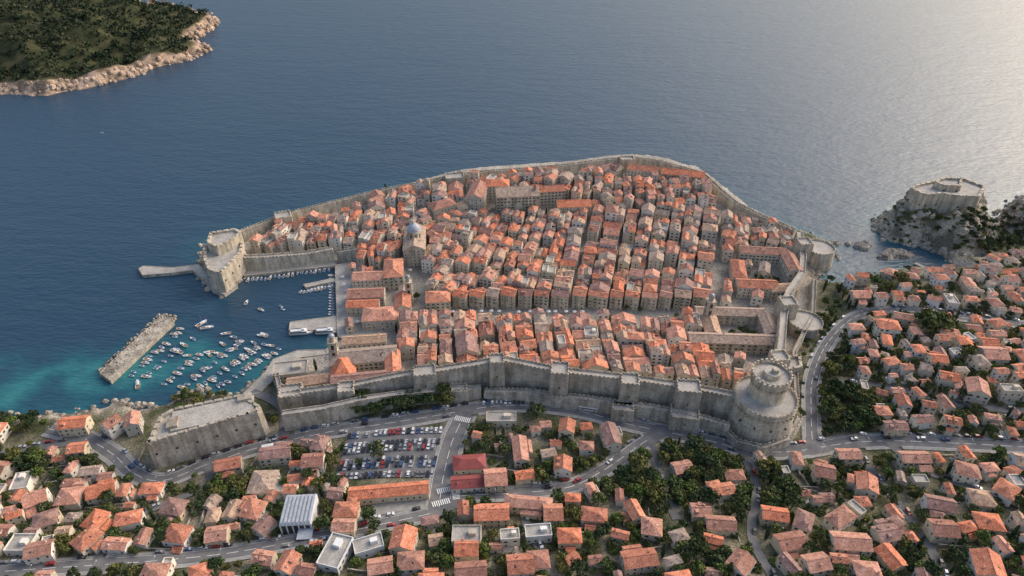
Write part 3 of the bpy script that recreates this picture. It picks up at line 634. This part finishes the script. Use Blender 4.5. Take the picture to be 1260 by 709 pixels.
fort('st_john_fortress_keep',[(254,298),(258,286),(290,281),(297,286),(284,296),(266,304)],8,27,1.0,'pale')
fort('lovrijenac_fortress',[(1120,231),(1131,226),(1152,222),(1160,218),(1186,219),(1213,229),(1206,242),(1180,241),(1160,238),(1140,240)],12,40,1.04,'pale')
fort('lovrijenac_keep',[(1150,223),(1162,218),(1184,219),(1183,229),(1160,228)],30,44,1.0,'pale')
fort('gate_barbican',[(962,438),(985,436),(988,452),(965,456)],4,18,1.03,'stone')
def slab(name,px,z0,z1,mt='pave',edge=True):
    T=[G0(u,v,z1) for u,v in px]; A=sum(T[i][0]*T[(i+1)%len(T)][1]-T[(i+1)%len(T)][0]*T[i][1] for i in range(len(T)))
    if A<0:T=T[::-1]
    mb=MB([mt,'stone']); mb.prism([(p[0],p[1],z0) for p in T],[(p[0],p[1],z1) for p in T],1,0)
    if edge:
        for i in range(len(T)):
            p=T[i];q=T[(i+1)%len(T)];L=math.dist(p,q);ang=math.atan2(q[1]-p[1],q[0]-p[0]); mb.box((p[0]+q[0])/2-math.sin(ang)*.3,(p[1]+q[1])/2+math.cos(ang)*.3,z1-.1,z1+.25,L,.5,ang,1)
    return mb.obj(name)
slab('harbour_quay',[(412,326),(452,320),(462,412),(428,420),(415,414)],-4,2.7)
slab('ferry_pier',[(357,396),(420,388),(424,406),(355,407)],-4,2.2)
slab('stone_jetty',[(373,350),(412,342),(414,346),(376,354)],-4,1.8)
slab('quay',[(299,334),(414,321),(415,327),(300,340)],-4,2.0)
slab('porporela_mole',[(170,331),(176,327),(212,329),(245,325),(258,340),(290,340),(292,352),(276,363),(262,358),(246,341),(236,333),(212,336),(175,339)],-4,2.4)
slab('quay',[(298,486),(326,458),(336,442),(366,431),(400,430),(404,436),(370,440),(345,460),(320,484)],-4,2.6)
slab('kase_breakwater',[(122,459),(198,389),(212,391),(214,396),(136,469)],-4,3.0,'rock')
mb=MB(['rock'])
B=[G0(u,v,0) for u,v in [(122,459),(198,389),(212,391),(214,396),(136,469)]]
for i in range(5):
    p=B[i];q=B[(i+1)%5]
    for k in range(int(math.dist(p,q)/1.6)): f=R.random(); rock(mb,p[0]+(q[0]-p[0])*f+R.gauss(0,1),p[1]+(q[1]-p[1])*f+R.gauss(0,1),.8,R.uniform(.8,1.8))
for k in range(220): s,t=R.random(),R.random(); x,y=bil([B[0],B[4],B[2],B[1]],s,t); rock(mb,x,y,3,R.uniform(.3,1.0))
mb.obj('breakwater_boulders')
mb=MB(['rock'])
for i in range(len(coast)-6):
    if i in range(11,17): continue
    p=coast[i];q=coast[i+1]; L=math.dist(p,q)
    if L>300: continue
    for k in range(int(L/2.2)):
        f=R.random(); rock(mb,p[0]+(q[0]-p[0])*f+R.gauss(0,2.5),p[1]+(q[1]-p[1])*f+R.gauss(0,2.5),R.uniform(-.5,.6),R.uniform(.8,3.0))
mb.obj('shore_rocks')
mb=MB(['rock'])
for _ in range(420):
    u,v=R.uniform(1070,1262),R.uniform(250,322); x,y=G0(u,v)
    s=max(poly_sd([x],[y],lov)[0],poly_sd([x],[y],head)[0])
    if 0<s<22: rock(mb,x,y,hgt(x,y)-.5,R.uniform(1.2,4.5))
mb.obj('cliff_boulders')
mb=MB(['rock']); 
for (u,v,r) in [(1063,304,7),(1095,314,9),(1108,314,6),(1086,317,4),(1030,300,4)]:
    x,y=G0(u,v)
    for k in range(9): rock(mb,x+R.gauss(0,r*.6),y+R.gauss(0,r*.35),0,r*R.uniform(.4,.8))
mb.obj('sea_stack_rocks')
slab('swimming_jetty',[(1124,324),(1128,323),(1150,333),(1146,335)],-3,1.2)
mb=MB(['white','metal']); mb.cyl(0,0,0,2.5,.05,.05,6,1); mb.cyl(0,0,2.2,2.9,1.6,.08,8,0); PAR=mb.mesh('cafe_parasol')
for (u0,v0,n,du,dv) in [(424,345,6,1,8),(432,400,6,7,-1),(520,386,9,12,0),(640,387,8,11,0),(905,462,5,6,1),(505,335,5,2,-9)]:
    for k in range(n):
        x,y=G(u0+du*k+R.uniform(-2,2),v0+dv*k+R.uniform(-1,1)); inst(PAR,'cafe_parasol',(x,y,max(hgt(x,y),2.7)))
# ---------------------------------------------------------------- boats
def boat_mesh(L,W,kind):
    mb=MB(['white','wood','glass','canvas','metal']); secs=[(-.5,.8,.9),(-.2,1,.9),(.15,.95,.95),(.38,.55,1.1),(.5,.03,1.25)]; hh=W*.38
    for a in range(4):
        (x0,w0,h0),(x1,w1,h1)=secs[a],secs[a+1]
        for s in (-1,1):
            P=[(x0*L,s*w0*W/2,h0*hh),(x1*L,s*w1*W/2,h1*hh),(x1*L*.93,s*w1*W*.28,-.4),(x0*L*.93,s*w0*W*.28,-.4)]
            mb.face(P if s<0 else P[::-1],0)
            e=.86; P=[(x0*L,s*w0*W/2,h0*hh),(x1*L,s*w1*W/2,h1*hh),(x1*L*.98,s*w1*W/2*e,h1*hh),(x0*L*.98,s*w0*W/2*e,h0*hh)]; mb.face(P,0)
        dz=hh*.55 if a<2 else hh*.88; c=1 if a<2 else 0
        mb.face([(x0*L,-w0*W*.42,dz),(x1*L,-w1*W*.42,dz),(x1*L,w1*W*.42,dz),(x0*L,w0*W*.42,dz)],c)
    mb.face([(-.5*L,-.4*W,.9*hh),(-.5*L,.4*W,.9*hh),(-.46*L,.22*W,-.4),(-.46*L,-.22*W,-.4)],0)
    if kind==0: mb.box(-.52*L,0,0,hh*1.4,.4,.4,0,4); mb.box(.05*L,0,hh*.6,hh*1.5,.25*L,W*.5,0,0,.8); mb.box(.12*L,0,hh*1.0,hh*1.4,.14*L,W*.52,0,2,.8); mb.box(-.25*L,0,hh*.5,hh*.85,.5,W*.7,0,1)
    if kind==1: mb.box(-.2*L,0,hh*.6,hh*.9,.5*L,W*.7,0,3,.8); mb.box(-.25*L,0,hh*.85,hh*1.2,.2*L,W*.6,0,3,.6)
    if kind==2: mb.box(.05*L,0,hh*.8,hh*1.35,.35*L,W*.5,0,0,.8); mb.cyl(.08*L,0,hh,L*1.15,.1,.05,6,4); mb.box(-.13*L,0,hh*1.9,hh*2.0+.15,.4*L,.16,0,3); 
    if kind==3:
        mb.box(-.05*L,0,hh*.8,hh*1.9,.62*L,W*.74,0,0,.97); mb.box(-.05*L,0,hh*1.2,hh*1.65,.6*L,W*.76,0,2); mb.box(-.08*L,0,hh*1.9,hh*2.05,.7*L,W*.85,0,0); mb.box(.12*L,0,hh*2.05,hh*2.8,.12*L,W*.45,0,0,.85); mb.cyl(-.1*L,0,hh*2.05,hh*4,.08,.05,6,4)
        for s in (-1,1): mb.box(-.2*L,s*W*.4,hh*2.05,hh*2.4,.45*L,.08,0,4)
    return mb.mesh('boat')
BT=[boat_mesh(6.2,2.3,0),boat_mesh(5.2,2.0,1),boat_mesh(7.5,2.6,0),boat_mesh(9.5,3,2),boat_mesh(17,4.4,3),boat_mesh(4.2,1.6,1)]
NM=['motorboat','covered_boat','motorboat','sailboat','tour_boat','rowing_boat']
def boat(k,x,y,rz): inst(BT[k],NM[k],(x,y,.15),rz)
rows=[((158,466),(230,400),17),((178,468),(222,428),9),((200,476),(248,436),9),((222,480),(300,418),17),((246,478),(325,424),18),((268,478),(345,430),15)]
for a,b,n in rows:
    A=G0(*a);Bp=G0(*b); ang=math.atan2(Bp[1]-A[1],Bp[0]-A[0])
    for k in range(n):
        if R.random()<.12: continue
        f=(k+.5)/n; boat(R.choice([0,0,1,5,2,5,0]),A[0]+(Bp[0]-A[0])*f+R.gauss(0,.8),A[1]+(Bp[1]-A[1])*f+R.gauss(0,.8),ang-1.45+R.gauss(0,.15))
for k in range(20):
    x,y=G0(R.uniform(225,340),R.uniform(405,440)); boat(R.choice([0,0,1,2,5]),x,y,R.uniform(2.4,3.4))
for k in range(19): f=k/18; x,y=G0(305+100*f,346-14*f); boat(R.choice([0,1,5,5]),x,y+R.gauss(0,1),1.5+R.gauss(0,.15))
for k in range(15): f=k/14; x,y=G0(411,340+48*f); boat(R.choice([0,1,5]),x-2,y,3.1+R.gauss(0,.1))
for k in range(9): f=k/8; x,y=G0(375+34*f,358-7*f); boat(R.choice([0,1,5]),x,y-2,1.4)
for k in range(6): x,y=G0(R.uniform(300,390),R.uniform(355,385)); boat(R.choice([0,5]),x,y,R.uniform(0,6))
for (u,v,r) in [(255,404,.3),(219,433,2.6),(170,474,2),(248,399,1.0)]: x,y=G0(u,v); boat(3,x,y,r)
for (u,v,r) in [(371,411,.1),(403,410,.1)]: x,y=G0(u,v); boat(4,x,y,r)
x,y=G0(125,164); boat(5,x,y,.3)
# ---------------------------------------------------------------- trees
def tree_mesh(name,hh,cr,kind,leaf='leaf'):
    mb=MB(['bark',leaf]); th=hh*.35; mb.cyl(0,0,-1,th,.32,.2,7,0)
    if kind=='cyp':
        for k in range(14): z=.8+k*(hh-1)/14; r=cr*math.sin(math.pi*min(1,(k+1.5)/15))**.6; leafclump(mb,(0,0,z),r,26,1,.9,.46)
        return mb.mesh(name)
    n=12
    for k in range(n):
        a=k*2.4+R.random(); rr=cr*.72*math.sqrt((k+.4)/n)*R.uniform(.8,1.15); z=hh*(.74-.27*(rr/cr))+R.uniform(-.8,.8)
        if kind=='pine': z=hh*.8+R.uniform(-.4,.4)
        c=(rr*math.cos(a),rr*math.sin(a),z)
        if k%2==0:
            d=Vector(c)-Vector((0,0,th*.8)); o=d.orthogonal().normalized()*.09; p=Vector(c); q=Vector((0,0,th*.8)); o2=d.cross(o).normalized()*.09
            mb.face([q-o,q+o,p+o*.4,p-o*.4],0); mb.face([q-o2,q+o2,p+o2*.4,p-o2*.4],0)
        leafclump(mb,c,cr*R.uniform(.28,.46),44,1,.75 if kind!='pine' else .5,.52)
    return mb.mesh(name)
TR=[tree_mesh('tree',8,3.6,'b'),tree_mesh('tree',7,3.2,'b'),tree_mesh('tree',9,4.4,'b'),tree_mesh('tree',6,3,'b')]
TP=[tree_mesh('pine',9,4.2,'pine','pine'),tree_mesh('pine',8,3.6,'b','pine')]; TC=[tree_mesh('cypress',11,1.3,'cyp','pine')]
mb=MB(['bark','leaf'])
for k in range(9): a=k*2.3; leafclump(mb,(1.7*math.cos(a)*R.random(),1.7*math.sin(a)*R.random(),.8),1.3,30,1,.7,.42)
SHR=mb.mesh('shrub')
def tree(x,y,k=None,s=None,occ=True):
    k=k or R.choice(['b','b','b','p','p','c']); s=s or R.uniform(.7,1.15)
    me,nm={'b':(R.choice(TR),'broadleaf_tree'),'p':(R.choice(TP),'pine_tree'),'c':(TC[0],'cypress_tree'),'s':(SHR,'shrub')}[k]
    inst(me,nm,(x,y,hgt(x,y)),R.random()*6.28,(s,s,s*R.uniform(.85,1.15)))
    if occ: occ_add(x,y,1.6*s)
for u,v,s in [(1145,412,2.5),(1135,404,1.8),(1156,406,1.9),(1090,358,1.8),(1075,352,1.5),(1105,352,1.5),(660,515,1.4),(566,219,1.2),(465,562,1.3),(455,640,1.2),(462,652,1.1),(620,560,1.1),(245,500,1.2),(235,505,1),(225,507,1.1),(255,503,1)]:
    x,y=G(u,v); tree(x,y,'b',s)
for k in range(30): x,y=G(440+k*3.8,R.uniform(499,511)-k*.26); tree(x,y,R.choice(['b','b','p']),R.uniform(.9,1.5))
# ---------------------------------------------------------------- houses outside the walls
HL=[(96,530,20,12,9,8),(143,532,12,10,11,60),(168,528,10,14,10,20),(100,560,12,10,8,10),(342,567,22,11,9,8),(388,578,15,12,10,5),(397,558,13,10,11,80),(284,580,18,10,8,15),(130,612,18,12,8,20),(50,622,14,12,8,30),(62,648,14,12,8,25),(113,672,15,12,8,60),(55,685,15,11,8,15),(162,646,16,10,7,15),(218,632,15,12,7,-10),(222,665,15,12,7,-8),(270,665,13,11,7,10),(315,636,14,13,8,75),(428,637,15,11,8,0),(425,655,14,9,7,0),(498,674,15,14,9,85),(507,700,15,11,8,5),(470,706,14,10,8,10),(357,702,13,11,8,75),(575,684,14,12,9,0),(610,598,15,14,9,5),(692,582,12,12,9,85),(697,535,12,11,9,80),(640,562,10,22,8,5),(650,628,30,9,8,-6),(605,640,22,12,8,2),(750,545,11,20,9,8),(700,668,14,10,7,0),(730,642,16,10,7,-8),(800,658,12,12,8,80),(785,697,20,11,8,8),(860,636,12,10,7,0),(884,652,18,10,7,-5),(908,702,13,12,8,45),(950,642,16,10,8,-10),(970,674,18,11,7,10),(985,650,14,10,8,60),(1010,590,12,13,9,75),(1062,606,14,13,9,70),(1040,568,16,9,8,0),(1030,646,18,10,8,30),(1042,676,22,12,8,-5),(1086,666,14,11,8,10),(1155,660,15,12,8,-5),(1120,572,20,10,8,0),(1098,532,16,9,7,0),(1185,588,12,14,8,70),(1152,628,17,11,7,-15),(1210,652,15,12,8,-8),(1000,702,14,11,8,10),(1062,712,14,11,8,-5),(1232,612,14,12,8,40),(640,705,15,12,9,5),(662,700,12,11,9,5),(680,640,12,12,8,0),(580,712,18,11,8,5),(5,588,12,14,10,80),(1088,412,18,13,11,-8),(1055,372,16,11,9,0),(195,715,15,12,8,0),(250,712,12,10,7,20)]
for u,v,w,d,h,r in HL:
    x,y=G(u,v)
    if w<d: w,d,r=d,w,r+90
    house('villa',x,y,w*.8,d*.8,h*.84,math.radians(r),roof=R.choice(['hip','gable','gable']),pitch=R.uniform(.45,.6),wall=R.choice(['wall','wall','stonehouse']),annex=R.random()<.6)
def special(name,u,v,w,d,h,r,**k): x,y=G(u,v); return house(name,x,y,w,d,h,math.radians(r),dorm=False,**k)
special('long_school_building',480,612,42,8,6,6); special('maroon_roof_hall',578,576,18,10,5,5,rf='roof_red',roof='hip',wall='wall'); special('maroon_roof_hall',576,600,18,8,5,5,rf='roof_red'); special('flat_roof_shop',617,520,18,8,5,0,roof='flat',rf='zinc')
special('white_flat_building',415,688,17,11,7,75,roof='flat',wall='white'); special('white_flat_building',455,678,14,8,6,20,roof='flat',wall='white'); special('white_flat_building',662,662,13,7,6,5,roof='flat',wall='white'); special('stone_block',575,672,14,9,10,0,roof='flat',wall='stonehouse')
x,y=G(371,640); mb=MB(['zinc','glass','white']); mb.box(0,0,-2,9,16,18,0,2); 
for k in range(8): mb.box(-7+k*2,0,9.01,10.2,1.1,18.6,0,0,.9)
for k in range(5): mb.box(-6+k*3,-9.02,1,8,2.2,.1,0,1)
mb.box(5,-12,-1,5,7,6,0,1); mb.box(5,-12,5,5.4,7.6,6.6,0,0)
mb.obj('ribbed_roof_building',(x,y,hgt(x,y)),.06); occ_add(x,y,12)
def inpoly(u,v,P):
    c=False;n=len(P)
    for i in range(n):
        x0,y0=P[i];x1,y1=P[(i+1)%n]
        if (y0>v)!=(y1>v) and u<(x1-x0)*(v-y0)/(y1-y0)+x0: c=not c
    return c
PAT=MB(['side','pave'])
def fill(P,n,dens,wr=(10,16),hr=(6,9),ang=lambda x,y:0,wood=(),wp=0):
    us=[p[0] for p in P];vs=[p[1] for p in P]
    for _ in range(n):
        u,v=R.uniform(min(us),max(us)),R.uniform(min(vs),max(vs))
        if not inpoly(u,v,P) or (R.random()>wp and any(inpoly(u,v,q) for q in wood)): continue
        x,y=G(u,v); w=R.uniform(*wr)*R.choice((.7,1,1,1.25)); d=w*R.uniform(.5,.92); r=max(w,d)*.5+dens*R.uniform(0,2)
        if not occ_free(x,y,r) or not road_clear(x,y,d*.5+1.5): continue
        if poly_sd([x],[y],coast)[0]<10: continue
        a=ang(x,y)+R.gauss(0,.2)+(math.pi/2 if R.random()<.35 else 0)
        rt=R.choice(['hip','gable','gable','flat']) if R.random()<.35 else R.choice(['hip','gable'])
        house('house',x,y,w,d,R.uniform(*hr)*(.7 if w<7 else 1),a,roof=rt,pitch=R.uniform(.42,.6),wall=R.choice(['wall','wall','stonehouse','white']) if R.random()<.5 else 'wall',rf='roof_old' if R.random()<.18 else 'roof',annex=(R.random()<.5 and w>8))
        if R.random()<.6:
            s=R.choice((-1,1)); X=x-math.sin(a)*s*(d/2+1.6); Y=y+math.cos(a)*s*(d/2+1.6); PAT.box(X,Y,hgt(X,Y)-1,hgt(X,Y)+.35,w*R.uniform(.5,1),3,a,0,1,1)
WOOD=[[(700,575),(770,560),(800,545),(900,560),(960,580),(985,620),(960,640),(840,625),(760,612),(720,610)],[(1010,430),(1050,430),(1085,460),(1080,530),(1035,535),(1012,500)],[(0,560),(60,560),(75,590),(20,600),(0,600)],[(540,640),(560,640),(560,700),(540,700)],[(860,660),(890,665),(890,709),(830,709),(830,690)],[(1080,670),(1150,680),(1170,709),(1110,709)],[(1150,440),(1180,430),(1200,450),(1180,465)],[(225,595),(320,590),(325,620),(240,615)],[(640,560),(690,600),(640,600)]]
fill([(1040,350),(1110,340),(1190,335),(1215,320),(1262,315),(1400,320),(1400,545),(1080,545),(1040,430),(1045,400)],3600,.7,(6.5,12.5),(5,9),lambda x,y:-.1,WOOD,.04)
fill([(-120,545),(100,550),(170,595),(330,560),(560,515),(800,535),(960,565),(1400,560),(1400,780),(-120,780)],5200,1.8,(6.5,12.5),(4.3,7.2),lambda x,y:.12*math.sin(x/60),WOOD,.07)
fill([(-120,525),(60,530),(60,545),(-120,560)],60,1,(9,13))
PAT.obj('house_patios')
def woods(P,n,kinds,sr=(.7,1.2),gap=1.2):
    us=[p[0] for p in P];vs=[p[1] for p in P]
    for _ in range(n):
        u,v=R.uniform(min(us),max(us)),R.uniform(min(vs),max(vs))
        if not inpoly(u,v,P): continue
        x,y=G(u,v); s=R.uniform(*sr)
        if not occ_free(x,y,gap*s) or not road_clear(x,y,1.3*s) or hgt(x,y)<1.0: continue
        tree(x,y,R.choice(kinds),s)
for P in WOOD: 
    us=[p[0] for p in P];vs=[p[1] for p in P]; woods(P,int((max(us)-min(us))*(max(vs)-min(vs))*.024),['b','b','b','p'],(.6,1.45),1.5)
BIG=[(-120,530),(100,548),(170,600),(330,560),(560,520),(800,540),(960,568),(1400,560),(1400,800),(-120,800)]
woods(BIG,3000,['b','b','p','b','c','b'],(.5,1.1),.9)
woods(BIG,1700,['s'],(.5,1.3),.4)
RG=[(1010,350),(1110,338),(1190,335),(1215,320),(1262,315),(1400,320),(1400,545),(1000,545),(1005,430),(1012,400)]
woods(RG,1300,['b','b','b','p','c','s'],(.5,1.0),.8); woods(RG,600,['s'],(.5,1.2),.4)
woods([(595,494),(890,535),(890,530),(720,506),(720,512),(600,500)],60,['s'],(.5,.9),.5)
woods([(600,490),(720,500),(890,528),(900,545),(860,535),(720,506)],420,['s','s','b'],(.4,.9),.3)
woods([(300,490),(350,520),(350,535),(325,520)],60,['b','s'],(.6,1)); woods([(0,515),(60,515),(60,530),(0,535)],60,['b','p','s'],(.6,1.1)); woods([(200,498),(290,488),(300,484),(240,486)],60,['b'],(.7,1),1)
woods([(1150,262),(1262,262),(1262,305),(1215,312),(1165,300)],450,['s','s','p'],(.6,1.1),.8); woods([(1085,245),(1125,245),(1165,275),(1120,292),(1085,282)],260,['s'],(.5,1.1),.3)
woods([(980,395),(1010,390),(1010,520),(985,530),(980,450)],120,['s','b'],(.5,1))
woods([(905,300),(975,300),(975,372),(905,375)],90,['b','s'],(.5,.9),.6)
for _ in range(170):
    u,v=R.uniform(330,930),R.uniform(235,470); x,y=G(u,v)
    if occ_free(x,y,.5) and poly_sd([x],[y],town)[0]>12: tree(x,y,R.choice(['b','b','c']),R.uniform(.5,.95))
for u,v in [(650,275),(660,278),(668,274),(520,252),(560,256),(345,290),(352,288),(360,292),(790,226),(800,230),(780,250),(885,425),(900,413),(915,412),(925,414),(910,408),(860,310),(846,296),(930,342),(945,344)]:
    x,y=G(u,v); tree(x,y,'b',R.uniform(.6,.9))
mb=MB(['stone'])
n=0
while n<260:
    u,v=R.uniform(0,1260),R.uniform(560,709) if R.random()<.7 else R.uniform(400,540)
    if v<560 and u<1030: continue
    x,y=G(u,v)
    if not road_clear(x,y,3): continue
    a=R.choice((0,0,1.57))+R.gauss(0,.15); L=R.uniform(8,22)
    if not all(occ_free(x+math.cos(a)*t*L/2,y+math.sin(a)*t*L/2,.2) and road_clear(x+math.cos(a)*t*L/2,y+math.sin(a)*t*L/2,.5) for t in (-1,-.5,0,.5,1)): n+=.1; continue
    n+=1; mb.box(x,y,hgt(x,y)-1.5,hgt(x,y)+1.4,L,.5,a)
mb.obj('garden_terrace_walls')
# ---------------------------------------------------------------- light + camera
EL,AZm=math.radians(35),math.radians(58)
w=bpy.data.worlds.new('World'); sc.world=w; w.use_nodes=True; nt=w.node_tree; bg=nt.nodes['Background']; sk=nt.nodes.new('ShaderNodeTexSky'); sk.sky_type='NISHITA'; sk.sun_disc=False; sk.sun_elevation=EL; sk.sun_rotation=AZm; sk.dust_density=5; sk.air_density=1.1; sk.altitude=50
nt.links.new(sk.outputs[0],bg.inputs[0]); bg.inputs[1].default_value=.225
d=Vector((math.sin(AZm)*math.cos(EL),math.cos(AZm)*math.cos(EL),math.sin(EL)))
sl=bpy.data.lights.new('sun','SUN'); sl.energy=1.1; sl.angle=math.radians(45); sl.color=(1,.92,.84); so=bpy.data.objects.new('sun',sl); so.rotation_euler=d.to_track_quat('Z','Y').to_euler(); COL.objects.link(so)
cam=bpy.data.cameras.new('camera'); cam.sensor_width=36; cam.lens=24; cam.clip_end=60000; cam.clip_start=1; co=bpy.data.objects.new('camera',cam); co.location=(0,0,H); co.rotation_euler=(math.pi/2-PT,0,0); COL.objects.link(co); sc.camera=co
sc.view_settings.view_transform='Standard'; sc.view_settings.look='None'; sc.view_settings.exposure=0
print('objects',len(bpy.data.objects))
